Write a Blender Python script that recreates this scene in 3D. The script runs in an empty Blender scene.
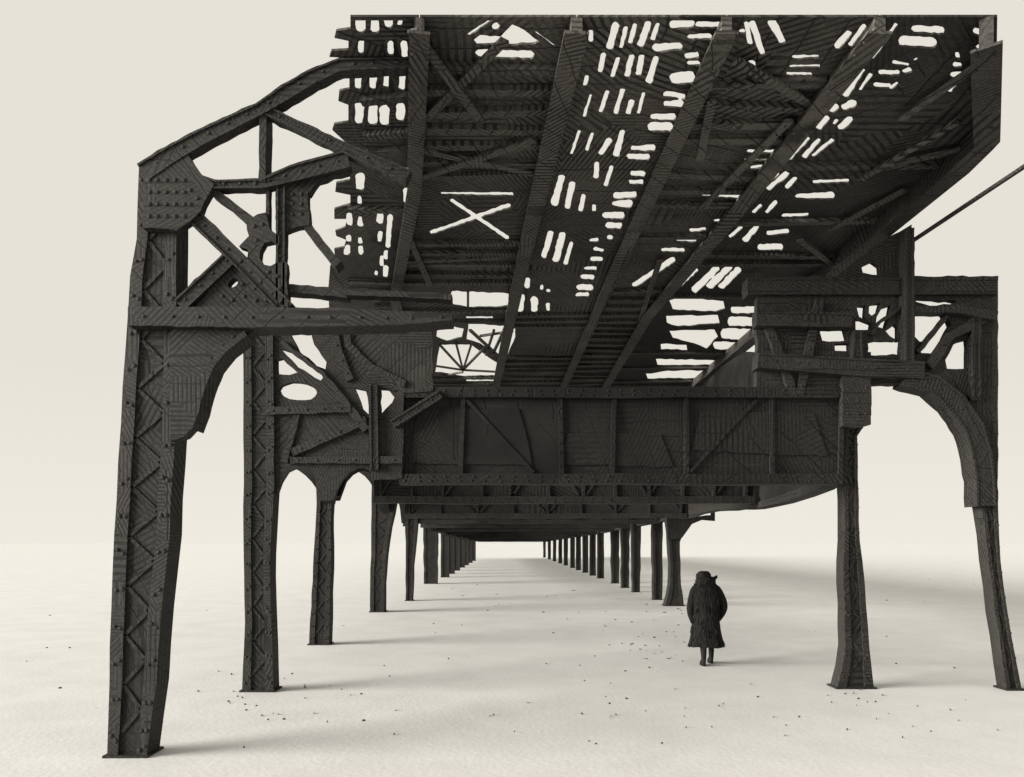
import bpy, bmesh, math, random
from mathutils import Vector, Matrix
from mathutils.geometry import delaunay_2d_cdt
R = math.radians
random.seed(57)
sc = bpy.context.scene
C = sc.collection

# ---------------------------------------------------------------- camera numbers
F, VX, VY, H = 700.0, 505.0, 543.0, 2.25      # focal length in px, vanishing point, eye height
DZ = 7.30                                     # underside of the deck


def at(px, py, Y):                            # sight line -> point at depth Y
    return Vector(((px - VX) / F * Y, Y, H + (VY - py) / F * Y))


def plan(px, py, z=DZ):                       # sight line -> point of the deck underside
    Y = (z - H) * F / (VY - py)
    return ((px - VX) / F * Y, Y)


# ---------------------------------------------------------------- materials
def nd(nt, t, **kw):
    n = nt.nodes.new(t)
    for k, v in kw.items():
        setattr(n, k, v)
    return n


def steel(name, base, dark, pale, cell=1.1, freq=85.0, soot=0.5, stretch=(1, 1, 1)):
    """dark riveted steel: patches of scored lines running different ways, seams, soot and rubbed streaks"""
    m = bpy.data.materials.new(name)
    m.use_nodes = True
    nt = m.node_tree
    L = nt.links.new
    bs = nt.nodes['Principled BSDF']
    geo = nd(nt, 'ShaderNodeNewGeometry')
    mp = nd(nt, 'ShaderNodeMapping')
    mp.inputs['Scale'].default_value = stretch
    L(geo.outputs['Position'], mp.inputs['Vector'])

    def hatch(cs, fr, wob, thr, seed):
        off = nd(nt, 'ShaderNodeVectorMath', operation='ADD')
        off.inputs[1].default_value = (seed * 3.1, seed * 7.7, seed * 1.3)
        L(mp.outputs[0], off.inputs[0])
        v = nd(nt, 'ShaderNodeTexVoronoi', distance='MANHATTAN')
        v.inputs['Scale'].default_value = cs
        L(off.outputs[0], v.inputs['Vector'])
        mul = nd(nt, 'ShaderNodeVectorMath', operation='MULTIPLY_ADD')
        mul.inputs[1].default_value = (5, 5, 5)
        mul.inputs[2].default_value = (-2.49, -2.48, -2.47)
        L(v.outputs['Color'], mul.inputs[0])
        cen = nd(nt, 'ShaderNodeVectorMath', operation='SNAP')
        cen.inputs[1].default_value = (1, 1, 1)
        L(mul.outputs[0], cen.inputs[0])
        nor = nd(nt, 'ShaderNodeVectorMath', operation='NORMALIZE')
        L(cen.outputs[0], nor.inputs[0])
        dot = nd(nt, 'ShaderNodeVectorMath', operation='DOT_PRODUCT')
        L(off.outputs[0], dot.inputs[0])
        L(nor.outputs[0], dot.inputs[1])
        nz = nd(nt, 'ShaderNodeTexNoise')
        nz.inputs['Scale'].default_value = 3.5
        nz.inputs['Detail'].default_value = 4
        L(off.outputs[0], nz.inputs['Vector'])
        ma = nd(nt, 'ShaderNodeMath', operation='MULTIPLY_ADD')
        ma.inputs[1].default_value = fr
        L(dot.outputs['Value'], ma.inputs[0])
        wb = nd(nt, 'ShaderNodeMath', operation='MULTIPLY')
        wb.inputs[1].default_value = wob
        L(nz.outputs['Fac'], wb.inputs[0])
        L(wb.outputs[0], ma.inputs[2])
        sn = nd(nt, 'ShaderNodeMath', operation='SINE')
        L(ma.outputs[0], sn.inputs[0])
        mr = nd(nt, 'ShaderNodeMapRange')
        mr.inputs['From Min'].default_value = thr
        mr.inputs['From Max'].default_value = min(1, thr + .3)
        L(sn.outputs[0], mr.inputs['Value'])
        return mr.outputs[0]

    h1 = hatch(cell, freq * 1.45, 2.6, .12, 1)
    h2 = hatch(cell * .62, freq * .36, 1.6, .968, 2)
    h3 = hatch(cell * 1.3, freq * .9, 2.5, .88, 3)
    # broken strength of the scoring
    n1 = nd(nt, 'ShaderNodeTexNoise')
    n1.inputs['Scale'].default_value = 1.6
    n1.inputs['Detail'].default_value = 6
    L(mp.outputs[0], n1.inputs['Vector'])
    k1 = nd(nt, 'ShaderNodeMapRange')
    k1.inputs['From Min'].default_value = .35
    k1.inputs['From Max'].default_value = .65
    k1.inputs['To Min'].default_value = .25
    k1.inputs['To Max'].default_value = 1
    L(n1.outputs['Fac'], k1.inputs['Value'])
    a = nd(nt, 'ShaderNodeMath', operation='MULTIPLY')
    L(h1, a.inputs[0]); L(k1.outputs[0], a.inputs[1])
    b = nd(nt, 'ShaderNodeMath', operation='MAXIMUM')
    L(a.outputs[0], b.inputs[0]); L(h2, b.inputs[1])
    # seams of the plates
    ve = nd(nt, 'ShaderNodeTexVoronoi', feature='DISTANCE_TO_EDGE')
    ve.inputs['Scale'].default_value = cell * .7
    L(mp.outputs[0], ve.inputs['Vector'])
    se = nd(nt, 'ShaderNodeMapRange')
    se.inputs['From Min'].default_value = .004
    se.inputs['From Max'].default_value = .008
    se.inputs['To Min'].default_value = 1
    se.inputs['To Max'].default_value = 0
    L(ve.outputs['Distance'], se.inputs['Value'])
    b2 = nd(nt, 'ShaderNodeMath', operation='MAXIMUM')
    L(b.outputs[0], b2.inputs[0]); b2.inputs[1].default_value = 0
    # grain
    n2 = nd(nt, 'ShaderNodeTexNoise')
    n2.inputs['Scale'].default_value = 38
    n2.inputs['Detail'].default_value = 3
    L(mp.outputs[0], n2.inputs['Vector'])
    mixp = nd(nt, 'ShaderNodeMix', data_type='RGBA')
    mixp.inputs[6].default_value = (*base, 1)
    mixp.inputs[7].default_value = (*pale, 1)
    pk = nd(nt, 'ShaderNodeMapRange')
    pk.inputs['From Min'].default_value = .42
    pk.inputs['From Max'].default_value = .78
    L(n2.outputs['Fac'], pk.inputs['Value'])
    pm = nd(nt, 'ShaderNodeMath', operation='MAXIMUM')
    h3m = nd(nt, 'ShaderNodeMath', operation='MULTIPLY')
    h3m.inputs[1].default_value = .75
    L(h3, h3m.inputs[0])
    L(pk.outputs[0], pm.inputs[0]); L(h3m.outputs[0], pm.inputs[1])
    L(pm.outputs[0], mixp.inputs[0])
    mixd = nd(nt, 'ShaderNodeMix', data_type='RGBA')
    L(b2.outputs[0], mixd.inputs[0])
    L(mixp.outputs[2], mixd.inputs[6])
    mixd.inputs[7].default_value = (*dark, 1)
    # soot in big uneven stains
    n3 = nd(nt, 'ShaderNodeTexNoise')
    n3.inputs['Scale'].default_value = .42
    n3.inputs['Detail'].default_value = 5
    L(geo.outputs['Position'], n3.inputs['Vector'])
    sk = nd(nt, 'ShaderNodeMapRange')
    sk.inputs['From Min'].default_value = .45
    sk.inputs['From Max'].default_value = .68
    sk.inputs['To Max'].default_value = soot
    L(n3.outputs['Fac'], sk.inputs['Value'])
    mixs = nd(nt, 'ShaderNodeMix', data_type='RGBA')
    L(sk.outputs[0], mixs.inputs[0])
    L(mixd.outputs[2], mixs.inputs[6])
    mixs.inputs[7].default_value = (dark[0] * .8, dark[1] * .8, dark[2] * .8, 1)
    L(mixs.outputs[2], bs.inputs['Base Color'])
    bs.inputs['Roughness'].default_value = .75
    bs.inputs['Specular IOR Level'].default_value = .2
    bp = nd(nt, 'ShaderNodeBump', invert=True)
    bp.inputs['Strength'].default_value = .35
    bp.inputs['Distance'].default_value = .012
    L(b2.outputs[0], bp.inputs['Height'])
    L(bp.outputs[0], bs.inputs['Normal'])
    return m


INK = (.0050, .0046, .0041)
M_col = steel('column_steel', (.0165, .0154, .014), INK, (.040, .0372, .0335), cell=1.6, freq=95, soot=.4)
M_flange = steel('flange_steel', (.0205, .0192, .0174), INK, (.045, .042, .0378), cell=2.2, freq=120, soot=.25)
M_frame = steel('frame_steel', (.018, .0168, .0153), INK, (.042, .0392, .0352), cell=1.5, freq=105, soot=.35)
M_deck = steel('deck_steel', (.050, .0467, .042), (.008, .0075, .0068), (.10, .093, .083), cell=.9, freq=70, soot=.6)
M_string = steel('stringer_steel', (.064, .060, .054), (.0095, .0089, .0081), (.112, .104, .0935), cell=.7, freq=80, soot=.35)
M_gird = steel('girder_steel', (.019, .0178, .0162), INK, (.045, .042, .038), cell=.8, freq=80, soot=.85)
M_deck_dark = steel('dark_deck_steel', (.030, .028, .025), (.006, .0056, .0051), (.065, .060, .054), cell=.9, freq=75, soot=.8)  # darker deck steel, for the rightmost bay and the edge stringer
M_black = steel('black_steel', (.0105, .0098, .009), (.0038, .0035, .0032), (.030, .028, .0252), cell=1.0, freq=75, soot=.95)  # darkest steel tone, kept for the deepest cross girder
M_rivet = bpy.data.materials.new('rivet_steel')
M_rivet.use_nodes = True


def simple(m, c1, c2, scale, rough=.8, stretch=(1, 1, 1), bump=.3):
    nt = m.node_tree
    L = nt.links.new
    bs = nt.nodes['Principled BSDF']
    tc = nd(nt, 'ShaderNodeTexCoord')
    mp = nd(nt, 'ShaderNodeMapping')
    mp.inputs['Scale'].default_value = stretch
    L(tc.outputs['Object'], mp.inputs['Vector'])
    n = nd(nt, 'ShaderNodeTexNoise')
    n.inputs['Scale'].default_value = scale
    n.inputs['Detail'].default_value = 6
    L(mp.outputs[0], n.inputs['Vector'])
    cr = nd(nt, 'ShaderNodeValToRGB')
    cr.color_ramp.elements[0].position = .35
    cr.color_ramp.elements[1].position = .7
    cr.color_ramp.elements[0].color = (*c1, 1)
    cr.color_ramp.elements[1].color = (*c2, 1)
    L(n.outputs['Fac'], cr.inputs[0])
    L(cr.outputs[0], bs.inputs['Base Color'])
    bs.inputs['Roughness'].default_value = rough
    bs.inputs['Specular IOR Level'].default_value = .15
    bp = nd(nt, 'ShaderNodeBump')
    bp.inputs['Strength'].default_value = bump
    bp.inputs['Distance'].default_value = .02
    L(n.outputs['Fac'], bp.inputs['Height'])
    L(bp.outputs[0], bs.inputs['Normal'])
    return m


def simple_new(name, *a, **k):
    m = bpy.data.materials.new(name)
    m.use_nodes = True
    return simple(m, *a, **k)


simple(M_rivet, (.02, .018, .016), (.06, .055, .05), 20)
M_coat = simple_new('coat_wool', (.0015, .0014, .0013), (.019, .018, .0162), 9, .95, (7, 7, .55), .8)
M_dark = simple_new('dark_cloth', (.004, .0038, .0035), (.016, .015, .0135), 14, .9, (4, 4, .6))
M_skin = simple_new('skin', (.30, .20, .15), (.38, .26, .2), 12, .6, bump=.05)
M_bits = simple_new('debris', (.015, .013, .011), (.06, .054, .046), 9)


# ---------------------------------------------------------------- mesh helpers
def link(name, bm, mat, parent=None, smooth=False):
    bmesh.ops.recalc_face_normals(bm, faces=bm.faces)
    me = bpy.data.meshes.new(name)
    bm.to_mesh(me)
    bm.free()
    if smooth:
        for p in me.polygons:
            p.use_smooth = True
    for m in (mat if isinstance(mat, (list, tuple)) else [mat]):
        me.materials.append(m)
    o = bpy.data.objects.new(name, me)
    C.objects.link(o)
    if parent:
        q, off = parent, Vector()
        while q:
            off += q.location
            q = q.parent
        me.transform(Matrix.Translation(-off))
        o.parent = parent
    return o


def tag(o, label, cat=None, group=None, kind=None):
    if label: o['label'] = label
    if cat: o['category'] = cat
    if group: o['group'] = group
    if kind: o['kind'] = kind
    return o


def thing(name, loc, label, cat, group=None):
    o = bpy.data.objects.new(name, None)
    o.empty_display_size = .2
    C.objects.link(o)
    o.location = loc
    return tag(o, label, cat, group, 'thing')


def rough(poly, step=5.0, amp=.8, seed=0, closed=True):
    """break the edges of an outline up so that they look torched and worn rather than ruled"""
    rnd = random.Random(seed)
    out = []
    n = len(poly)
    for i in range(n if closed else n - 1):
        a, b = poly[i], poly[(i + 1) % n]
        d = math.hypot(b[0] - a[0], b[1] - a[1])
        k = max(1, int(d / step))
        for j in range(k):
            t = j / k
            out.append((a[0] + (b[0] - a[0]) * t + rnd.uniform(-amp, amp) * (0.6 if j == 0 else 1),
                        a[1] + (b[1] - a[1]) * t + rnd.uniform(-amp, amp) * (0.6 if j == 0 else 1)))
    if not closed: out.append(poly[-1])
    return out


def plate(bm, outer, holes, fn, off):
    """flat plate with openings; 2D outline -> 3D by fn, thickened by the vector off"""
    vs, faces = [], []
    for poly in [outer] + holes:
        s = len(vs)
        if sum(a[0] * b[1] - b[0] * a[1] for a, b in zip(poly, poly[1:] + poly[:1])) < 0:
            poly = poly[::-1]
        vs += [Vector(p) for p in poly]
        faces.append(list(range(s, s + len(poly))))
    ov, oe, of, _, _, orig = delaunay_2d_cdt(vs, [], faces, 0, 1e-5)
    keep = [f for f, og in zip(of, orig) if list(og) == [0]]
    off = Vector(off)
    used = sorted({i for f in keep for i in f})
    lo = {i: bm.verts.new(fn(*ov[i])) for i in used}
    hi = {i: bm.verts.new(lo[i].co + off) for i in used}
    cnt = {}
    for f in keep:
        try:
            bm.faces.new([lo[i] for i in f])
            bm.faces.new([hi[i] for i in reversed(f)])
        except ValueError:
            continue
        for a, b in zip(f, f[1:] + f[:1]):
            k = (min(a, b), max(a, b))
            cnt.setdefault(k, []).append((a, b))
    for k, l in cnt.items():
        if len(l) == 1:
            a, b = l[0]
            try:
                bm.faces.new([lo[b], lo[a], hi[a], hi[b]])
            except ValueError:
                pass
    return bm


def strip(pts, ws):
    """outline of a band along a polyline with a width per point"""
    if not isinstance(ws, (list, tuple)): ws = [ws] * len(pts)
    l, r = [], []
    for i, p in enumerate(pts):
        a = pts[max(0, i - 1)]
        b = pts[min(len(pts) - 1, i + 1)]
        d = Vector((b[0] - a[0], b[1] - a[1]))
        d.normalize()
        n = Vector((-d.y, d.x)) * ws[i] / 2
        l.append((p[0] + n.x, p[1] + n.y))
        r.append((p[0] - n.x, p[1] - n.y))
    return l + r[::-1]


def box(bm, lo, hi):
    vs = [bm.verts.new((x, y, z)) for z in (lo[2], hi[2]) for y in (lo[1], hi[1]) for x in (lo[0], hi[0])]
    for f in ((0, 2, 3, 1), (4, 5, 7, 6), (0, 1, 5, 4), (2, 6, 7, 3), (0, 4, 6, 2), (1, 3, 7, 5)):
        bm.faces.new([vs[i] for i in f])


def beam(bm, a, b, w, h, up=Vector((0, 0, 1))):
    """rectangular bar from a to b; w across, h along up"""
    a, b = Vector(a), Vector(b)
    d = (b - a).normalized()
    s = d.cross(up).normalized() * w / 2
    u = s.cross(d).normalized() * h / 2
    vs = [bm.verts.new(p + q) for p in (a, b) for q in (s + u, -s + u, -s - u, s - u)]
    for f in ((0, 1, 2, 3), (7, 6, 5, 4), (0, 4, 5, 1), (1, 5, 6, 2), (2, 6, 7, 3), (3, 7, 4, 0)):
        bm.faces.new([vs[i] for i in f])


def rivet(bm, c, n, r=.02, h=.013):
    c, n = Vector(c), Vector(n).normalized()
    t = n.orthogonal().normalized()
    q = n.cross(t)
    rings = []
    for rr, hh in ((r, -.002), (r * .78, h * .7)):
        rings.append([bm.verts.new(c + n * hh + (t * math.cos(k * math.pi / 4) + q * math.sin(k * math.pi / 4)) * rr) for k in range(8)])
    top = bm.verts.new(c + n * h)
    for k in range(8):
        bm.faces.new((rings[0][k], rings[0][(k + 1) % 8], rings[1][(k + 1) % 8], rings[1][k]))
        bm.faces.new((rings[1][k], rings[1][(k + 1) % 8], top))


def rivets_line(bm, a, b, gap, n, r=.02, jit=.12):
    a, b = Vector(a), Vector(b)
    L = (b - a).length
    k = max(1, int(L / gap))
    for i in range(k):
        t = (i + .5 + random.uniform(-jit, jit)) / k
        rivet(bm, a.lerp(b, t), n, r * random.uniform(.85, 1.15))


# ---------------------------------------------------------------- ground and sky
def ground():
    bm = bmesh.new()
    xs = [-1500, -300, -80] + [-40 + i * 1.0 for i in range(81)] + [80, 300, 1500]
    ys = [-1200, -200, -40] + [-6 + i * 1.0 for i in range(60)] + [60, 75, 100, 150, 300, 800, 2500]
    rnd = random.Random(3)
    g = []
    for y in ys:
        row = []
        for x in xs:
            z = 0 if abs(x) > 39 or y > 52 or y < -5 else rnd.uniform(-.012, .004)
            row.append(bm.verts.new((x, y, z)))
        g.append(row)
    for j in range(len(ys) - 1):
        for i in range(len(xs) - 1):
            bm.faces.new((g[j][i], g[j][i + 1], g[j + 1][i + 1], g[j + 1][i]))
    m = bpy.data.materials.new('snow')
    m.use_nodes = True
    nt = m.node_tree
    L = nt.links.new
    bs = nt.nodes['Principled BSDF']
    geo = nd(nt, 'ShaderNodeNewGeometry')
    n = nd(nt, 'ShaderNodeTexNoise')
    n.inputs['Scale'].default_value = .9
    n.inputs['Detail'].default_value = 9
    n.inputs['Roughness'].default_value = .65
    L(geo.outputs['Position'], n.inputs['Vector'])
    cr = nd(nt, 'ShaderNodeValToRGB')
    cr.color_ramp.elements[0].position = .3
    cr.color_ramp.elements[1].position = .62
    cr.color_ramp.elements[0].color = (.495, .490, .479, 1)
    cr.color_ramp.elements[1].color = (.555, .55, .538, 1)
    L(n.outputs['Fac'], cr.inputs[0])
    L(cr.outputs[0], bs.inputs['Base Color'])
    bs.inputs['Roughness'].default_value = .95
    bs.inputs['Specular IOR Level'].default_value = .1
    n2 = nd(nt, 'ShaderNodeTexNoise')
    n2.inputs['Scale'].default_value = 14
    n2.inputs['Detail'].default_value = 6
    L(geo.outputs['Position'], n2.inputs['Vector'])
    bp = nd(nt, 'ShaderNodeBump')
    bp.inputs['Strength'].default_value = .12
    bp.inputs['Distance'].default_value = .03
    L(n2.outputs['Fac'], bp.inputs['Height'])
    L(bp.outputs[0], bs.inputs['Normal'])
    return tag(link('snow_ground', bm, m, smooth=True), 'bare cream white snow covering the street under and around the railway', 'ground', kind='structure')


ground()

SUN_EL, SUN_AZ = 10.0, 254.0        # azimuth clockwise from +Y (down the street): the light comes from the left, a little behind
w = bpy.data.worlds.new('World')
sc.world = w
w.use_nodes = True
nt = w.node_tree
sky = nd(nt, 'ShaderNodeTexSky', sky_type='NISHITA')
sky.sun_disc = False
sky.sun_elevation = R(SUN_EL)
sky.sun_rotation = R(SUN_AZ)
sky.dust_density = 6
hs = nd(nt, 'ShaderNodeHueSaturation')
hs.inputs['Saturation'].default_value = .05
nt.links.new(sky.outputs[0], hs.inputs['Color'])
mx = nd(nt, 'ShaderNodeMix', data_type='RGBA')
mx.inputs[0].default_value = .985      # an even layer of cloud in front of the clear sky
nt.links.new(hs.outputs[0], mx.inputs[6])
mx.inputs[7].default_value = (2.72, 2.60, 2.34, 1)
tcw = nd(nt, 'ShaderNodeTexCoord')
sx = nd(nt, 'ShaderNodeSeparateXYZ')
nt.links.new(tcw.outputs['Generated'], sx.inputs[0])
hz = nd(nt, 'ShaderNodeMapRange')
hz.inputs['From Min'].default_value = 0
hz.inputs['From Max'].default_value = .22
hz.inputs['To Min'].default_value = 1
hz.inputs['To Max'].default_value = 0
nt.links.new(sx.outputs['Z'], hz.inputs['Value'])
mh = nd(nt, 'ShaderNodeMix', data_type='RGBA')          # overcast is palest near the horizon
nt.links.new(hz.outputs[0], mh.inputs[0])
mh.inputs[6].default_value = (2.72, 2.60, 2.34, 1)
mh.inputs[7].default_value = (2.98, 2.86, 2.58, 1)
nt.links.new(mh.outputs[2], mx.inputs[7])
bg = nt.nodes['Background']
nt.links.new(mx.outputs[2], bg.inputs['Color'])
bg.inputs['Strength'].default_value = .1

sd = bpy.data.lights.new('sun', 'SUN')
sd.energy = 5.0
sd.angle = R(34)
sd.color = (1, .965, .89)
so = bpy.data.objects.new('sun', sd)
C.objects.link(so)
az, el = R(SUN_AZ), R(SUN_EL)
dirv = Vector((math.sin(az) * math.cos(el), math.cos(az) * math.cos(el), math.sin(el)))   # towards the sun
so.rotation_euler = dirv.to_track_quat('Z', 'Y').to_euler()
so.location = dirv * 60

# ---------------------------------------------------------------- columns
def interp(poly, y):
    if y <= poly[0][1]: return poly[0][0]
    for (x0, y0), (x1, y1) in zip(poly, poly[1:]):
        if y0 <= y <= y1:
            return x0 + (x1 - x0) * (y - y0) / max(1e-6, y1 - y0)
    return poly[-1][0]


def column(Y, left, right, label, group, depth=.45, detail=2, head=None):
    """built-up steel column: web between two riveted flange strips, lacing, foot; edges given as sight-line points"""
    y0 = min(left[0][1], right[0][1])
    y1 = VY + F * H / Y                       # where it meets the ground
    n = 16 if detail == 2 else (10 if detail else 6)
    rnd = random.Random(int(Y * 100) + len(label))
    rows = []
    for i in range(n + 1):
        py = y0 + (y1 - y0) * i / n
        j = (0.5 if 0 < i < n else 0) * (1 if detail else .3)
        l = at(interp(left, py) + rnd.uniform(-j, j), py, Y)
        r = at(interp(right, py) + rnd.uniform(-j, j), py, Y)
        rows.append((l.x, r.x, l.z))
    rows[-1] = (rows[-1][0], rows[-1][1], -.01)
    cx = (rows[-1][0] + rows[-1][1]) / 2
    root = thing('steel_column', (cx, Y + depth / 2, 0), label, 'column', group)

    def prism(bm, f0, f1, yf, yb):            # f0, f1: fractions or offsets across the width
        ring = []
        for l, r, z in rows:
            a, b = f0(l, r), f1(l, r)
            ring.append([bm.verts.new(p) for p in ((a, yf, z), (b, yf, z), (b, yb, z), (a, yb, z))])
        for p, q in zip(ring, ring[1:]):
            for k in range(4):
                bm.faces.new((p[k], p[(k + 1) % 4], q[(k + 1) % 4], q[k]))
        bm.faces.new(ring[0])
        bm.faces.new(ring[-1][::-1])
    fw = lambda l, r: min(.14, (r - l) * .27)
    bm = bmesh.new()
    prism(bm, lambda l, r: l + .02, lambda l, r: r - .02, Y + .03, Y + depth - .03)
    link('shaft', bm, M_col, root)
    for s in (0, 1):
        bm = bmesh.new()
        if s == 0:
            prism(bm, lambda l, r: l, lambda l, r: l + fw(l, r), Y, Y + depth)
        else:
            prism(bm, lambda l, r: r - fw(l, r), lambda l, r: r, Y, Y + depth)
        if detail >= 1:
            gap = .2 if detail == 2 else .3
            for (l, r, z), (l2, r2, z2) in zip(rows, rows[1:]):
                for f in ((.3, .72) if detail == 2 else (.5,)):
                    x = l + fw(l, r) * f if s == 0 else r - fw(l, r) * f
                    x2 = l2 + fw(l2, r2) * f if s == 0 else r2 - fw(l2, r2) * f
                    rivets_line(bm, (x, Y, z), (x2, Y, z2), gap, (0, -1, 0), .024 if detail == 2 else .022)
        link('flange', bm, M_flange, root)
    if detail >= 1:                           # lacing bars across the web
        bm = bmesh.new()
        z = rows[-1][2] + .25
        side = 0
        zt = rows[0][2] - .1

        def edge(zz, s):
            for (l, r, z1), (l2, r2, z2) in zip(rows, rows[1:]):
                if z2 <= zz <= z1:
                    t = (z1 - zz) / max(1e-6, z1 - z2)
                    a = l + (l2 - l) * t + fw(l, r)
                    b = r + (r2 - r) * t - fw(l, r)
                    return a if s == 0 else b
            return cx
        st = .26
        while z + st < zt:
            beam(bm, (edge(z, side), Y + .026, z), (edge(z + st, 1 - side), Y + .026, z + st), .022, .04, Vector((0, 0, 1)))
            z += st
            side = 1 - side
        link('lacing', bm, M_col, root)
    l, r, _ = rows[-1]
    bm = bmesh.new()
    box(bm, (l - .03, Y - .04, -.02), (r + .03, Y + depth + .04, .022))
    link('base_plate', bm, M_col, root)
    if detail == 2 and label.find('arched') >= 0:
        pass
    return root


GL, GR = 'columns of the left row', 'columns of the right row'
YC1, Y2 = 7.36, 10.7
column(YC1, [(139, 165), (136, 247), (129, 283), (127, 324), (122, 401), (117.5, 480), (113, 556), (110, 652), (107, 758)],
       [(178, 165), (176, 227), (176, 285), (177, 328), (176, 432), (172, 480), (169, 541), (160, 625), (156, 683), (146, 758)],
       'nearest and widest riveted steel column, at far left under the sloping top chord', GL, .28)
column(10.6, [(243, 322), (244, 480), (243, 537), (245, 614), (242, 691)],
       [(273, 322), (274, 491), (271, 537), (270, 595), (272, 633), (273.5, 692)],
       'second riveted column of the left row, standing just right of the wide nearest one', GL, .28)
column(15.44, [(318, 440), (317, 480), (315.6, 518), (312.6, 576), (309, 645)],
       [(345, 440), (339, 478), (331, 503), (331, 556), (330, 595), (329, 645)],
       'third column of the left row, slim with a small arch plate at its top', GL, .3)
column(22.8, [(372, 470), (372, 488), (371, 537), (370, 612)],
       [(402, 470), (396, 499), (390, 530), (385, 568), (384, 612)],
       'fourth column of the left row, tapering downwards with zigzag lacing', GL, .45, 1)
column(27.2, [(403, 485), (404, 499), (406, 556), (405.5, 601)],
       [(420, 485), (418, 518), (414, 556), (412, 601)],
       'fifth column of the left row, thin, ending above the left fork of white gap', GL, .4, 1)
column(38.5, [(423, 510), (424, 583)], [(438, 510), (437, 583)], 'sixth column of the left row, short and square, first of the crowded far columns', GL, .45, 1)
ly = [46, 51, 57, 64, 71, 79, 88]
for i, Y in enumerate(ly):
    px = VX - 3.95 / Y * F
    hw = .27 / Y * F
    column(Y, [(px - hw, 515), (px - hw, 600)], [(px + hw, 515), (px + hw, 600)],
           ('one of the crowded dark columns at the far end of the left row' if i else 'seventh column of the left row, foremost of the tight dark cluster near the vanishing point'),
           'far columns of the left row' if i else GL, .4, 0)

column(10.82, [(848, 352), (846, 426), (844, 477), (845, 533), (843, 574), (845, 610), (845, 656), (837, 688.6)],
       [(871, 352), (871, 424), (857.5, 427), (859, 533), (866, 595), (868, 635), (874, 688.6)],
       'tall nearest column on the right with flared foot, at the open arch', GR, .24)
column(10.72, [(977, 277), (976, 490), (977, 505), (984, 511), (989, 560), (995, 610), (1007, 690)],
       [(998, 277), (998, 505), (1000, 560), (1007, 610), (1022, 690)],
       'leaning outer leg at the right border below the curved arch', GR, .22)
column(25.0, [(664, 500), (668, 527), (671, 571), (670, 590), (665, 606)],
       [(690, 500), (690, 521), (680, 538), (681, 582), (684, 606)],
       'right row column with a flared foot, closest to the walking person', GR, .42, 1)
column(27.7, [(650, 505), (653, 522), (654, 600)], [(664, 505), (663, 522), (662, 600)],
       'slim column just left of the flared foot column on the right', GR, .4, 1)
column(32, [(631, 510), (633, 592)], [(642, 510), (640, 592)], 'third slim column counting left from the flared foot column on the right', GR, .4, 1)
column(35.2, [(621, 510), (622, 588)], [(630, 510), (629, 588)], 'fourth slim column counting left from the flared foot column on the right', GR, .4, 1)
column(39, [(611, 510), (612, 584)], [(620, 510), (619, 584)], 'fifth slim column counting left from the flared foot column, before the dark cluster', GR, .4, 1)
for i, Y in enumerate([44.5, 48.5, 53, 58, 63, 70, 77, 86, 96, 108]):
    px = VX + 6.1 / Y * F
    hw = .2 / Y * F
    column(Y, [(px - hw, 515), (px - hw, 600)], [(px + hw, 515), (px + hw, 600)],
           'one of the receding thin columns at the far end of the right row', 'far columns of the right row', .38, 0)

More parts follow.
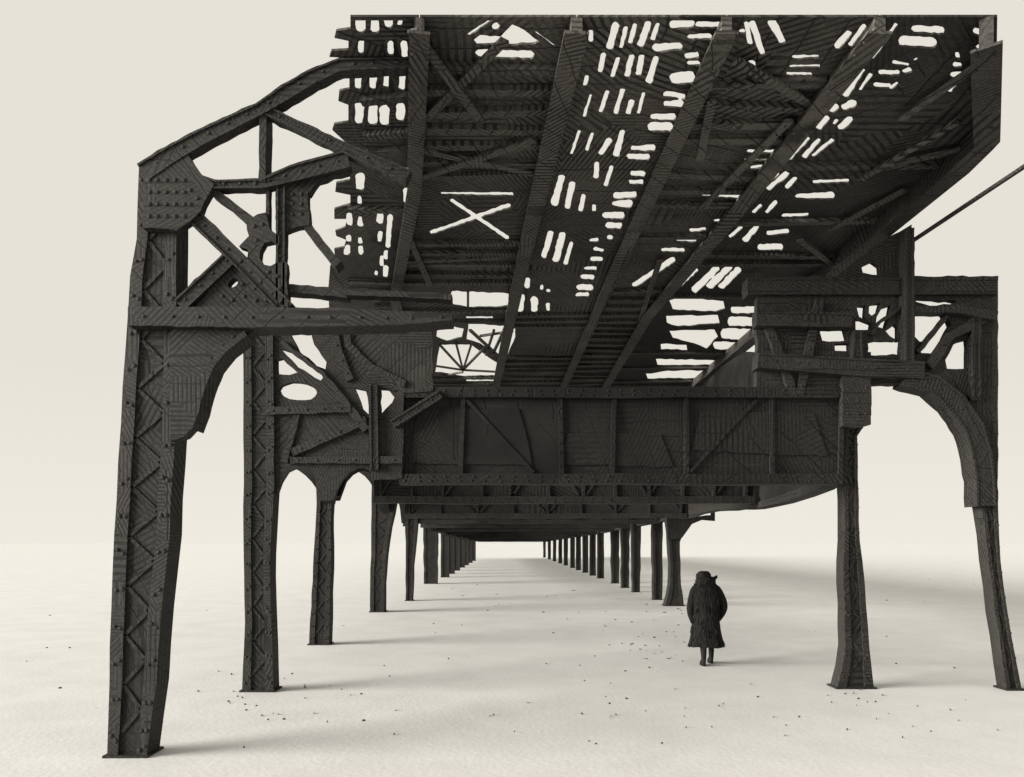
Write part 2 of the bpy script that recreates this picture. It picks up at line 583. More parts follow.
# ---------------------------------------------------------------- cross girders
def girder(Y, x0, x1, z0, z1, label, detail=2, xt=None, mat=None):
    murky = detail == 3
    detail = min(detail, 2)
    mat = mat or (M_black if murky else M_gird)
    root = thing('cross_girder', ((x0 + x1) / 2, Y + .15, z0), label, 'girder', 'cross girders over the street')
    bm = bmesh.new()
    box(bm, (x0, Y + .06, z0 + .02), (x1, Y + .12, z1 - .02))
    if murky:                                 # doubled web with odd patch plates
        for i, (a, b, c, d) in enumerate([(.02, .12, .30, .9), (.36, .1, .62, .55), (.66, .3, .97, .85)]):
            pm = bmesh.new()
            W, Hh = x1 - x0, z1 - z0
            q = rough([(x0 + a * W, z0 + .2 + b * (Hh - .4)), (x0 + c * W, z0 + .2 + b * .7 * (Hh - .4)), (x0 + c * W - .2, z0 + .2 + d * (Hh - .4)), (x0 + a * W + .15, z0 + .2 + d * (Hh - .4))], .25, .02, i)
            plate(pm, q, [], lambda x, zz: Vector((x, Y + .035, zz)), (0, .02, 0))
            link('patch_plate', pm, mat, root)
    link('web', bm, mat, root)
    for z, nm in ((z0, 'bottom_chord'), (z1 - .16, 'top_chord')):
        bm = bmesh.new()
        n = max(2, int((x1 - x0) / .8))
        rnd = random.Random(int(Y * 10) + int(z * 10))
        xa_ = xt if (xt is not None and nm == 'top_chord') else x0
        pts = [(xa_ + (x1 - xa_) * i / n, rnd.uniform(-.012, .012)) for i in range(n + 1)]
        plate(bm, [(x, z + d) for x, d in pts] + [(x, z + .16 + d) for x, d in reversed(pts)], [], lambda x, zz: Vector((x, Y - .04, zz)), (0, .26, 0))
        if detail:
            for dz in ((.045, .115) if detail == 2 else (.08,)):
                rivets_line(bm, (x0, Y - .04, z + dz), (x1, Y - .04, z + dz), .2 if detail == 2 else .35, (0, -1, 0), .02)
        link(nm, bm, mat if murky or not detail else M_flange, root)
    rnd = random.Random(int(Y * 77))
    n = max(4, int((x1 - x0) / (.75 if detail == 2 else 1.1)))
    if murky: n = 6
    for i in range(n + 1):
        x = x0 + .1 + (x1 - x0 - .2) * i / n + rnd.uniform(-.08, .08) * (4 if murky else 1)
        bm = bmesh.new()
        beam(bm, (x + rnd.uniform(-.05, .05), Y + .03, z0 + .15), (x, Y + .03, z1 - .15), .07, .05 if murky else .07, Vector((0, 1, 0)))
        if detail == 2:
            rivets_line(bm, (x, Y - .005, z0 + .2), (x, Y - .005, z1 - .2), .16, (0, -1, 0), .015)
        link('stiffener', bm, M_flange if detail == 2 and not murky else mat, root)
        if i < n and detail >= 1 and not (murky and i % 3 != 1):
            bm = bmesh.new()
            xa, xb = x + .05, x + (x1 - x0) / n - .05
            if i % 2: xa, xb = xb, xa
            beam(bm, (xa, Y + .045, z0 + .18), (xb, Y + .045, z1 - .18), .05, .06, Vector((0, 1, 0)))
            link('diagonal', bm, M_flange if detail == 2 and not murky else mat, root)
    return root


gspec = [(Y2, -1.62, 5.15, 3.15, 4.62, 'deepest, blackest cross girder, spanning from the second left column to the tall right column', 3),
         (15.44, -2.9, 5.5, 3.12, 4.55, 'cross girder just behind and below the big black one, over the third left column', 2, -3.9),
         (22.9, -3.28, 5.95, 3.06, 4.5, 'third cross girder, its lower edge framing the fourth left column', 1, -4.0),
         (27.3, -3.9, 6.05, 3.0, 4.5, 'fourth cross girder, resting on the thin fifth left column', 1),
         (32.3, -3.9, 6.05, 2.95, 4.45, 'fifth cross girder, in the stack of thin bands above the tunnel end', 1),
         (38.5, -3.9, 6.05, 2.88, 4.4, 'sixth cross girder, in the narrowing bands over the crowded columns', 1)]
for a in gspec: girder(*a)
for Y in (46, 55, 64, 74, 86, 100):
    girder(Y, -3.95, 6.1, 2.8 - (Y - 46) * .0072, 4.3, 'one of the last thin cross girders closing the far end of the tunnel', 0)

# ---------------------------------------------------------------- side girders along the rows
def slant(a, b):
    def fn(px, py):
        Y = a / ((px - VX) / F - b)
        return at(px, py, Y)
    return fn


root = thing('side_girder', (5.4, 10.9, 3.4), 'haunched side girder running from the tall right column to the flared foot column', 'girder')
fnR = slant(5.4 - 10.8 * .05, .05)
bm = bmesh.new()
out = [(843, 352), (745, 352), (722, 366), (700, 385), (668, 412), (668, 519), (690, 518), (715, 511), (760, 509), (780, 504), (800, 496), (818, 488), (832, 478), (838, 468), (846, 462)]
plate(bm, rough(out, 9, .7, 5), [], fnR, (.12, 0, 0))
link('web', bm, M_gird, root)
bm = bmesh.new()
edge = [(838, 465), (832, 476), (818, 486), (800, 493), (780, 500), (760, 505), (715, 507.5), (690, 513)]
plate(bm, strip(edge, [8, 8, 8, 8, 7, 6, 6, 5]), [], fnR, (.3, 0, 0))
bmesh.ops.translate(bm, verts=bm.verts, vec=(-.05, 0, 0))
link('bottom_flange', bm, M_flange, root)
for i in range(9):
    Y = 11.6 + i * 1.45
    X = 5.4 + (Y - 10.8) * .05 - .03
    bm = bmesh.new()
    beam(bm, (X, Y, 3.5), (X, Y, 5.4), .1, .08, Vector((0, 1, 0)))
    link('stiffener', bm, M_flange, root)


def side_run(pts, label, top):
    """plate girder along the row: (X, Y, bottom z)"""
    root = thing('side_girder', pts[0], label, 'girder')
    bm = bmesh.new()
    for (a, b) in zip(pts, pts[1:]):
        vs = []
        for (X, Y, z) in (a, b):
            vs.append([bm.verts.new(p) for p in ((X, Y, z), (X + .12, Y, z), (X + .12, Y, top), (X, Y, top))])
        for k in range(4):
            bm.faces.new((vs[0][k], vs[0][(k + 1) % 4], vs[1][(k + 1) % 4], vs[1][k]))
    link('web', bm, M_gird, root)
    bm = bmesh.new()
    for (a, b) in zip(pts, pts[1:]):
        beam(bm, (a[0] + .06, a[1], a[2] + .05), (b[0] + .06, b[1], b[2] + .05), .28, .1)
    link('bottom_flange', bm, M_flange, root)
    return root


side_run([(6.1, 25.4, 3.1), (6.1, 46, 2.85), (6.1, 108, 2.45)], 'long straight side girder on top of the right row beyond the flared foot column', 5.2)
arc = lambda ya, yb, zlow, zhigh, n=10: [(-3.95, ya + (yb - ya) * i / n, zlow + (zhigh - zlow) * math.sin(math.pi * i / n) ** .6) for i in range(n + 1)]
side_run(arc(11.0, 15.5, 3.1, 3.68), 'arched side girder between the second and third left columns', 4.55)
side_run(arc(15.9, 22.9, 3.2, 4.2), 'arched side girder between the third and fourth left columns', 4.95)
side_run(arc(23.3, 27.3, 3.0, 4.1), 'arched side girder between the fourth and fifth left columns', 4.95)
side_run(arc(27.6, 38.6, 2.9, 3.45) + [(-3.95, 46, 2.8), (-3.95, 100, 2.45)], 'long side girder on top of the far left columns', 4.95)

# ---------------------------------------------------------------- portal truss on the nearest column (upright plane at YC1)
truss = thing('portal_truss', (at(140, 316, YC1).x, YC1, 4.6), 'open riveted truss with sloping top chord, tying the nearest left column to the deck', 'truss')
_k = [0]


def bar(parent, name, pts, ws, Y, depth=.2, rv=0, mat=None, amp=.7, label=None, lip=True):
    _k[0] += 1
    yy = Y + .006 * (_k[0] % 17)
    ol = strip(pts, ws)
    bm = bmesh.new()
    plate(bm, rough(ol, 7, amp, _k[0]), [], lambda a, b: at(a, b, yy), (0, depth, 0))
    w0 = ws if isinstance(ws, (int, float)) else min(ws)
    if lip and w0 >= 9:                       # raised edge angles
        wl = ws if isinstance(ws, (list, tuple)) else [ws] * len(pts)
        for sg in (-1, 1):
            e = []
            for i, p in enumerate(pts):
                a, b = pts[max(0, i - 1)], pts[min(len(pts) - 1, i + 1)]
                d = Vector((b[0] - a[0], b[1] - a[1])).normalized()
                e.append((p[0] - d.y * sg * (wl[i] / 2 - 1.2), p[1] + d.x * sg * (wl[i] / 2 - 1.2)))
            plate(bm, strip(e, 2.0), [], lambda a, b: at(a, b, yy - .018), (0, .03, 0))
    if rv:
        for a, b in zip(pts, pts[1:]):
            rivets_line(bm, at(*a, yy), at(*b, yy), rv, (0, -1, 0), .02)
    o = link(name, bm, mat or M_frame, parent)
    if label: o['label'] = label
    return o


def sheet(parent, name, poly, Y, depth=.14, holes=(), rv=None, mat=None, amp=.8, label=None):
    _k[0] += 1
    yy = Y + .006 * (_k[0] % 17)
    bm = bmesh.new()
    hs_ = [rough(h, 6, amp, _k[0] + 7 * i) for i, h in enumerate(holes)]
    plate(bm, rough(poly, 7, amp, _k[0]), hs_, lambda a, b: at(a, b, yy), (0, depth, 0))
    for p in (rv or []):
        rivet(bm, at(p[0], p[1], yy), (0, -1, 0), .024)
    o = link(name, bm, mat or M_frame, parent)
    if label: o['label'] = label
    return o


def oval(cx, cy, rx, ry, n=14, tilt=0):
    c, s = math.cos(R(tilt)), math.sin(R(tilt))
    return [(cx + rx * math.cos(t) * c - ry * math.sin(t) * s, cy + rx * math.cos(t) * s + ry * math.sin(t) * c) for t in [2 * math.pi * i / n for i in range(n)]]


T = YC1 - .10
bar(truss, 'top_chord', [(142, 172), (170, 154), (200, 137), (258, 109), (285, 92), (312, 76), (340, 64), (408, 62)], [20, 18, 16, 13, 16, 15, 13, 11], T, .13, .22)
bar(truss, 'vertical_strut', [(262.5, 108), (262, 182)], 7, T)
bar(truss, 'diagonal', [(258, 106), (300, 126), (350, 150), (408, 176)], [10, 9, 11, 14], T, .12, .3)
bar(truss, 'middle_chord', [(196, 179), (215, 184), (262, 183), (292, 173), (348, 158)], [12, 9, 10, 17, 18], T, .12, .16)
sheet(truss, 'gusset_plate', [(143, 172), (152, 162), (186, 151), (191, 160), (204, 177), (214, 184), (211, 190), (200, 211), (190, 221), (176, 230), (143, 228)], T - .03, .1,
      rv=[(x, y) for x in (149, 157, 166, 175, 184) for y in (180, 192, 204, 216)] + [(190, 190), (197, 198), (190, 204)])
sheet(truss, 'gusset_plate', [(246, 222), (258, 214), (266, 212), (270, 229), (279, 236), (279, 245), (272, 241), (264, 243), (260, 250), (259, 258), (263, 264), (270, 266), (277, 263), (286, 262), (288, 308), (276, 300), (246, 266), (248, 250), (239, 246), (249, 236)], T, .1,
      rv=[(254, 226), (262, 224), (256, 240), (268, 272), (277, 276), (280, 288)])
bar(truss, 'main_diagonal', [(184, 206), (235, 256), (287, 309)], [16, 15, 16], T, .13, .15)
bar(truss, 'diagonal', [(211, 189), (250, 219), (264, 230)], [6, 8, 9], T, .18)
bar(truss, 'vertical_strut', [(280.5, 182), (280, 309)], 9, T, .12, .2)
bar(truss, 'vertical_strut', [(267.5, 182), (267.5, 230)], 3.5, T, .08, amp=.3)
sheet(truss, 'gusset_plate', [(275, 186), (292, 182), (308, 190), (309, 225), (298, 227), (284, 232), (276, 230)], T, .1,
      rv=[(x, y) for x in (284, 292, 301) for y in (194, 204, 214)])
sheet(truss, 'gusset_plate', [(289, 168), (348, 151), (348, 172), (332, 175), (318, 181), (309, 194), (289, 196)], T, .1, holes=[oval(306, 177, 5, 2.6, 10, -40)])
bar(truss, 'diagonal', [(303, 219), (320, 243), (338, 264)], [9, 8, 9], T, .18)
bar(truss, 'horizontal_strut', [(262, 286), (300, 289), (348, 293)], [7, 8, 9], T, .16)
bar(truss, 'knee_diagonal', [(179, 305), (232, 255)], 15, T, .18, .18)
sheet(truss, 'gusset_plate', [(194, 309), (214, 285), (234, 266), (252, 272), (288, 309)], T + .02, .1, holes=[oval(233, 283, 6, 4, 12, -40)],
      rv=[(222, 296), (232, 300), (244, 296), (256, 300), (242, 284), (254, 288), (266, 300), (250, 278)])
bar(truss, 'main_beam', [(128, 316), (240, 317), (345, 317), (400, 318), (452, 317)], [19, 20, 18, 13, 7], T - .05, .3, .25)
sheet(truss, 'knee_bracket', [(170, 322), (262, 322), (250, 334), (241, 340), (228, 351), (217, 363), (209, 381), (205, 395), (199, 412), (197, 424), (184, 437), (170, 441)], T + .04, .16,
      rv=[(196, 404), (200, 390), (204, 375), (211, 359), (222, 346), (233, 337), (192, 420)])
bar(truss, 'bracket_rib', [(189, 428), (196, 410), (202, 388), (211, 366), (224, 349), (245, 333)], 6, T - .02, .28)
bar(truss, 'horizontal_strut', [(345, 291), (452, 297)], [7, 5], T, .14)

# ---------------------------------------------------------------- left web frame of the second bent
web = thing('web_frame', (at(276, 460, Y2).x, Y2, 3.3), 'dark plated frame with slanting slots beside the second left column, above two arched gaps', 'frame')
holes = [[(286, 326), (311, 328), (314, 345), (326, 362), (325, 369), (317, 366), (299, 350)],
         [(281, 349), (290, 352), (324, 376), (321, 380), (298, 367)],
         [(275, 360), (282, 358), (297, 372), (290, 375), (277, 374)],
         oval(298, 391.5, 19, 9, 16, 6),
         [(355, 388), (366, 390), (369, 405), (369, 414), (362, 408)],
         [(380, 389), (399, 390), (392, 402), (381, 414)]]
sheet(web, 'web_plate', [(274, 322), (432, 319), (433, 391), (404, 393), (402, 478), (372, 480), (370, 472), (364, 467.5), (357, 467), (349, 472), (342, 480), (337, 489), (334, 500), (317, 500), (315.5, 480), (312, 471.5), (305, 467), (297, 467), (288, 472), (281, 482), (277, 494), (270, 494)], Y2 - .08, .1, holes)
bar(web, 'horizontal_strut', [(262, 411), (350, 408)], 8, Y2 - .16, .1, .25)
bar(web, 'horizontal_strut', [(290, 460), (402, 460)], 7, Y2 - .16, .1, .25)
bar(web, 'diagonal', [(281, 341), (322, 373), (345, 402), (366, 430)], [3, 4, 7, 8], Y2 - .16, .1)
bar(web, 'diagonal', [(292, 452), (366, 420)], 8, Y2 - .16, .1, .25)
bar(web, 'diagonal', [(440, 394), (392, 424)], 9, Y2 - .16, .1, .25)
bar(web, 'hanger_strut', [(373, 384), (374, 470)], 9, Y2 - .18, .12)
bar(web, 'diagonal', [(345, 326), (348, 345), (372, 368), (405, 384)], [7, 7, 7, 7], Y2 - .16, .1)
bar(web, 'vertical_strut', [(333, 326), (338, 352), (350, 380)], 8, Y2 - .17, .1, .2)
bar(web, 'vertical_strut', [(300, 404), (284, 462)], 6, Y2 - .17, .1)

# ---------------------------------------------------------------- right outrigger frame (upright plane at Y2)
outr = thing('outrigger_frame', (at(900, 380, Y2).x, Y2, 4.6), 'plated frame with irregular openings and curved arch, right of the tall right column', 'frame')
U = Y2 - .06
holes = [[(857, 307), (862, 305), (867, 306), (866, 320), (859, 317)],
         [(869, 305), (881, 303), (879, 311), (872, 316), (869, 313)],
         [(882, 308), (892, 305), (890, 316), (886, 329), (876, 326), (877, 317)],
         [(855, 320), (862, 319), (872, 323), (871, 330), (856, 330)],
         [(820, 331), (825, 329), (845, 329), (848, 340), (840, 341), (822, 341)],
         [(835, 344), (850, 343), (850, 351), (835, 351)],
         [(868, 342), (878, 340), (903, 341), (904, 354), (868, 355)],
         [(886, 331), (895, 323), (899, 326), (898, 341), (890, 336)],
         [(901, 328), (905, 327), (907, 340), (904, 344), (901, 342)],
         [(915, 298), (935, 299), (958, 301), (950, 304), (930, 306), (916, 302)],
         [(914, 316), (922, 313), (944, 314), (947, 318), (927, 340), (920, 342), (914, 336)],
         [(949, 318), (951, 325), (938, 354), (921, 353), (919, 349)],
         [(953, 345), (968, 339), (969, 368), (947, 369), (945, 360)]]
outer = [(757, 276), (998, 276), (998, 506), (977, 506), (976, 490), (974, 464), (968, 444), (954, 424), (934, 401), (920, 391), (907, 386), (885, 384), (869, 386), (868, 400), (845, 400), (800, 398), (757, 395)]
sheet(outr, 'web_plate', outer, U, .12, holes)
sheet(outr, 'corner_plate', [(836, 278), (912, 278), (912, 224), (874, 246)], U + .01, .1, [[(862, 268), (866, 264), (873, 261), (880, 266), (880, 275), (863, 273)]])
bar(outr, 'top_beam', [(748, 286), (998, 286)], [17, 17], U - .08, .26, .2)
bar(outr, 'middle_beam', [(757, 318), (852, 320)], [15, 15], U - .08, .2, .2)
bar(outr, 'middle_beam', [(910, 308.5), (960, 309), (998, 316)], [5, 8, 9], U - .08, .2)
bar(outr, 'bottom_beam', [(758, 360), (860, 367), (925, 370)], [15, 18, 17], U - .09, .26, .16)
bar(outr, 'arch_rib', [(905, 377), (935, 384), (957, 402), (975, 428), (983, 455), (986, 480), (987, 506)], [17, 19, 20, 20, 20, 19, 20], U - .07, .3, .16)
bar(outr, 'post', [(910, 228), (910, 362)], 9, U - .1, .22)
bar(outr, 'diagonal', [(948, 316), (918, 352)], 4, U - .03, .1)
bar(outr, 'diagonal', [(985, 318), (952, 335), (930, 366)], [9, 8, 9], U - .06, .12, .25)
bar(outr, 'vertical_strut', [(977, 318), (977, 400)], 9, U - .06, .12)
bar(outr, 'vertical_strut', [(858, 330), (858, 384)], [9, 13], U - .06, .12, .2)
bar(outr, 'diagonal', [(912, 300), (880, 322), (872, 334)], [3, 3, 3], U - .03, .1)
bar(outr, 'diagonal', [(820, 300), (800, 395)], 8, U - .05, .1, .25)
bar(outr, 'diagonal', [(766, 318), (795, 395)], 8, U - .05, .1, .25)
sheet(outr, 'head_plate', [(843, 376), (871, 376), (871, 425), (856, 428), (843, 426)], U - .12, .1, rv=[(848, 414), (858, 414), (866, 414), (848, 388), (866, 388), (858, 401)])

# bracket of the flared column
br = sheet(None, 'slotted_bracket', [(666, 500), (715, 505), (715, 521), (702, 520), (692, 524), (682, 538), (668, 540)], 24.85, .14, [[(693, 512), (700, 510.5), (711, 511), (712, 515), (694, 516.5)]], amp=.25)
tag(br, None, kind='thing')
tag(br, 'slotted bracket plate jutting out to the right at the head of the flared foot column', 'bracket')

# ---------------------------------------------------------------- deck
LN = {1: [(-.82, 6.72), (-1.26, 9.74), (-2.2, 14), (-3.1, 24), (-3.3, 60), (-3.3, 104)],
      2: [(.69, 6.72), (.30, 12.36), (-.4, 24), (-.6, 60), (-.6, 104)],
      3: [(2.13, 6.72), (2.0, 12.4), (1.8, 24.7), (1.8, 104)],
      4: [(3.6, 6.72), (3.45, 10.3), (3.1, 15.2), (3.2, 24), (3.3, 104)],
      5: [(4.62, 6.72), (5.75, 8.35), (5.83, 9.0), (5.85, 14.5), (5.85, 25), (5.9, 104)]}


def lx(k, Y):
    p = LN[k]
    for (x0, y0), (x1, y1) in zip(p, p[1:]):
        if y0 <= Y <= y1: return x0 + (x1 - x0) * (Y - y0) / (y1 - y0)
    return p[-1][0] if Y > p[-1][1] else p[0][0]


CROP = {1: (100, 0), 2: (100, 230), 4: (400, 0), 5: (400, 230), 6: (700, 0), 7: (700, 230)}
S = 2.988
HOLES = []                                    # sight-line polygons of the openings in the deck
hrnd = random.Random(11)


def cap(c, *items):
    ox, oy = CROP[c]
    for (x0, y0, x1, y1, wd) in items:
        a = (ox + x0 / S, oy + y0 / S)
        b = (ox + x1 / S, oy + y1 / S)
        r = max(1.2, wd / S / 2 * 1.12)
        d = Vector((b[0] - a[0], b[1] - a[1]))
        if d.length < .1: d = Vector((.1, 0))
        d.normalize()
        n = Vector((-d.y, d.x))
        pts = []
        t1, t2 = hrnd.uniform(.75, 1.12), hrnd.uniform(.75, 1.12)
        for (p, sg, tt) in ((b, 1, t1), (a, -1, t2)):
            for q in range(6):
                th = -math.pi / 2 + math.pi * q / 5
                v = (d * math.cos(th) * .8 + n * math.sin(th)) * sg * r * tt * hrnd.uniform(.85, 1.08)
                pts.append((p[0] + v.x, p[1] + v.y))
        HOLES.append(rough(pts, 3.2, min(.55, .12 * r + .15), len(HOLES)))


def pol(c, *polys):
    ox, oy = CROP[c]
    for i, p in enumerate(polys):
        HOLES.append(rough([(ox + x / S, oy + y / S) for x, y in p], 5, .6, 40 + len(HOLES)))


cap(1, (778, 62, 778, 90, 28), (822, 55, 820, 90, 26), (862, 60, 862, 78, 24), (897, 56, 895, 75, 16),
    (780, 128, 780, 158, 18), (868, 130, 868, 160, 18), (908, 128, 910, 170, 20),
    (772, 222, 772, 262, 20), (817, 222, 815, 262, 18), (857, 218, 855, 258, 16), (905, 222, 902, 265, 20),
    (775, 318, 773, 366, 24), (817, 322, 815, 365, 24), (850, 325, 850, 366, 28), (898, 318, 898, 355, 28),
    (918, 510, 918, 540, 20), (914, 568, 914, 602, 18), (778, 528, 776, 562, 26), (775, 590, 776, 608, 14), (745, 642, 746, 670, 18),
    (777, 652, 778, 674, 14), (837, 638, 836, 664, 18), (867, 645, 862, 708, 16), (743, 707, 743, 720, 16), (777, 714, 778, 726, 12),
    (836, 700, 836, 714, 12), (735, 746, 736, 760, 12), (779, 746, 779, 760, 10), (855, 752, 854, 774, 12))
cap(2, (740, 50, 739, 70, 14), (779, 52, 779, 70, 14), (838, 8, 836, 34, 12), (842, 80, 842, 105, 12), (854, 112, 852, 138, 16), (825, 125, 825, 135, 8), (862, 18, 860, 50, 14))
pol(4, [(218, 120), (240, 105), (300, 110), (335, 72), (370, 90), (417, 125), (400, 132), (330, 136), (300, 132), (230, 135)])
cap(4, (235, 160, 390, 165, 24), (205, 105, 280, 54, 12), (285, 80, 288, 82, 24), (405, 98, 460, 137, 8),
    (125, 578, 335, 581, 10), (155, 600, 320, 712, 12), (95, 695, 325, 615, 14),
    (625, 145, 645, 75, 20), (660, 145, 675, 85, 14), (688, 130, 702, 75, 16), (718, 135, 742, 72, 20), (755, 120, 770, 75, 16),
    (815, 75, 870, 72, 24), (890, 75, 950, 75, 22), (865, 112, 925, 110, 18), (765, 145, 835, 140, 26), (570, 95, 570, 125, 12),
    (598, 215, 608, 165, 16), (635, 230, 652, 175, 14), (678, 228, 692, 170, 18), (712, 222, 722, 170, 16), (745, 245, 765, 175, 22),
    (858, 170, 885, 165, 22), (862, 190, 890, 190, 14), (553, 255, 558, 230, 14), (550, 350, 570, 285, 10), (598, 335, 620, 275, 14),
    (645, 340, 665, 270, 18), (682, 340, 692, 305, 16), (712, 340, 728, 280, 10), (820, 235, 865, 232, 36), (795, 283, 845, 290, 24), (795, 312, 840, 312, 22),
    (512, 460, 535, 395, 12), (558, 450, 575, 400, 12), (600, 460, 625, 420, 16), (645, 465, 665, 395, 16), (755, 350, 815, 350, 24), (750, 380, 805, 380, 24),
    (695, 445, 755, 442, 20), (685, 468, 740, 470, 20), (585, 530, 588, 490, 14), (615, 555, 632, 500, 12), (695, 520, 725, 520, 18), (690, 545, 720, 545, 18),
    (462, 610, 483, 530, 20), (500, 620, 515, 550, 18), (540, 630, 548, 585, 14), (580, 630, 580, 615, 12), (645, 585, 700, 582, 22), (640, 610, 685, 610, 22),
    (612, 645, 660, 645, 26), (620, 675, 655, 675, 18), (870, 690, 910, 685, 12), (830, 718, 880, 718, 12), (785, 748, 845, 748, 14))
cap(5, (430, 80, 450, 10, 20), (465, 90, 485, 15, 20), (495, 100, 512, 40, 14), (570, 32, 588, 30, 14), (625, 25, 628, 22, 20), (583, 57, 605, 62, 14),
    (575, 88, 600, 88, 14), (553, 116, 582, 115, 12), (545, 140, 575, 142, 16), (535, 172, 570, 173, 18), (530, 195, 560, 193, 16),
    (380, 172, 381, 150, 16), (423, 178, 424, 168, 10), (443, 185, 443, 182, 12), (358, 240, 360, 200, 22), (400, 240, 402, 208, 20), (443, 240, 442, 222, 12),
    (60, 255, 140, 255, 9), (200, 262, 275, 262, 6), (200, 450, 290, 450, 6),
    (700, 165, 815, 90, 16), (835, 165, 885, 120, 14), (880, 180, 945, 115, 22), (925, 168, 985, 110, 20), (960, 170, 1010, 120, 20))
pol(5, [(155, 182), (280, 188), (325, 190), (325, 225), (300, 230), (200, 232), (160, 225), (145, 205)],
    [(205, 278), (345, 290), (345, 320), (322, 372), (300, 378), (240, 340), (200, 328)],
    [(112, 298), (150, 285), (190, 295), (185, 322), (140, 332), (108, 320)],
    [(120, 342), (212, 342), (305, 408), (305, 435), (190, 437), (105, 425)],
    [(805, 210), (840, 203), (965, 212), (970, 235), (940, 245), (815, 240)],
    [(795, 257), (950, 254), (955, 280), (830, 290), (797, 278)],
    [(805, 302), (940, 298), (950, 320), (915, 355), (860, 335), (815, 325)],
    [(780, 340), (855, 344), (858, 360), (780, 358)],
    [(765, 385), (990, 390), (985, 405), (770, 405)],
    [(735, 430), (800, 420), (965, 420), (960, 442), (740, 446)])
cap(7, (100, 240, 162, 240, 22), (95, 275, 158, 275, 26), (75, 310, 150, 315, 30), (50, 345, 125, 345, 24))
cap(6, (138, 70, 150, 130, 18), (155, 70, 185, 160, 20), (122, 95, 130, 95, 18), (155, 188, 158, 210, 22), (215, 65, 245, 125, 24),
    (280, 172, 350, 170, 12), (270, 200, 355, 198, 10), (262, 222, 330, 222, 12), (410, 140, 445, 100, 24), (450, 135, 490, 80, 16),
    (515, 175, 585, 75, 14), (640, 88, 720, 92, 28), (605, 125, 695, 128, 28), (825, 95, 850, 100, 20), (830, 142, 840, 142, 14),
    (435, 285, 485, 210, 22), (478, 270, 510, 225, 12), (540, 218, 590, 218, 22), (580, 188, 620, 195, 14), (610, 215, 625, 210, 18), (640, 182, 648, 176, 10),
    (525, 255, 565, 258, 18), (570, 265, 588, 250, 12), (768, 160, 770, 172, 12), (762, 195, 775, 195, 18), (755, 225, 780, 222, 18), (745, 275, 760, 255, 14),
    (432, 322, 458, 310, 30), (393, 330, 405, 320, 20), (355, 380, 378, 355, 24), (400, 372, 408, 362, 12), (420, 382, 448, 358, 20),
    (265, 475, 322, 415, 14), (312, 470, 355, 420, 16), (340, 465, 395, 420, 16), (145, 453, 220, 453, 14), (135, 478, 200, 478, 5), (155, 502, 185, 498, 10),
    (170, 565, 230, 520, 18), (205, 565, 258, 520, 18), (260, 560, 285, 535, 16), (340, 545, 440, 540, 14), (10, 582, 155, 590, 12), (290, 588, 395, 585, 18),
    (120, 635, 145, 605, 14), (160, 635, 180, 615, 12), (200, 635, 225, 605, 14), (250, 645, 320, 642, 14), (45, 660, 55, 660, 10),
    (40, 735, 80, 685, 16), (90, 708, 122, 680, 12), (135, 718, 170, 678, 16), (205, 698, 260, 692, 14), (180, 740, 240, 738, 20),
    (618, 665, 640, 645, 18), (655, 625, 685, 600, 26), (700, 590, 715, 580, 12))
HP = [[plan(x, max(20.5, min(y, 520))) for x, y in h] for h in HOLES]

# ragged left edge: tie ends poke out over the street
rag = [(350, 17), (350, 29), (336, 31), (334, 38), (348, 41), (348, 50), (331, 51), (329, 57), (346, 58), (346, 70), (349, 75), (349, 89), (339, 91), (338, 101),
       (348, 105), (348, 122), (334, 124), (332, 130), (349, 146), (349, 160), (344, 168), (349, 174), (350, 180), (336, 183), (335, 192), (350, 195), (350, 204),
       (334, 209), (334, 219), (347, 219), (345, 227), (335, 231), (336, 236), (346, 240), (344, 247), (334, 249), (335, 262), (330, 266), (328, 290)]
edge0 = [plan(*p) for p in rag] + [(-4.15, 16.6), (-3.85, 20), (-3.8, 60), (-3.8, 104)]


def line_pts(k):
    pts = []
    Y = 6.72
    while Y < 104:
        pts.append((lx(k, Y), Y))
        Y *= 1.06
    pts += [p for p in LN[k] if 6.73 < p[1] < 104]
    return sorted(pts, key=lambda p: p[1]) + [(lx(k, 104), 104)]


def inside(p, poly):
    c = False
    n = len(poly)
    for i in range(n):
        (x0, y0), (x1, y1) = poly[i], poly[i - 1]
        if (y0 > p[1]) != (y1 > p[1]) and p[0] < (x1 - x0) * (p[1] - y0) / (y1 - y0) + x0: c = not c
    return c


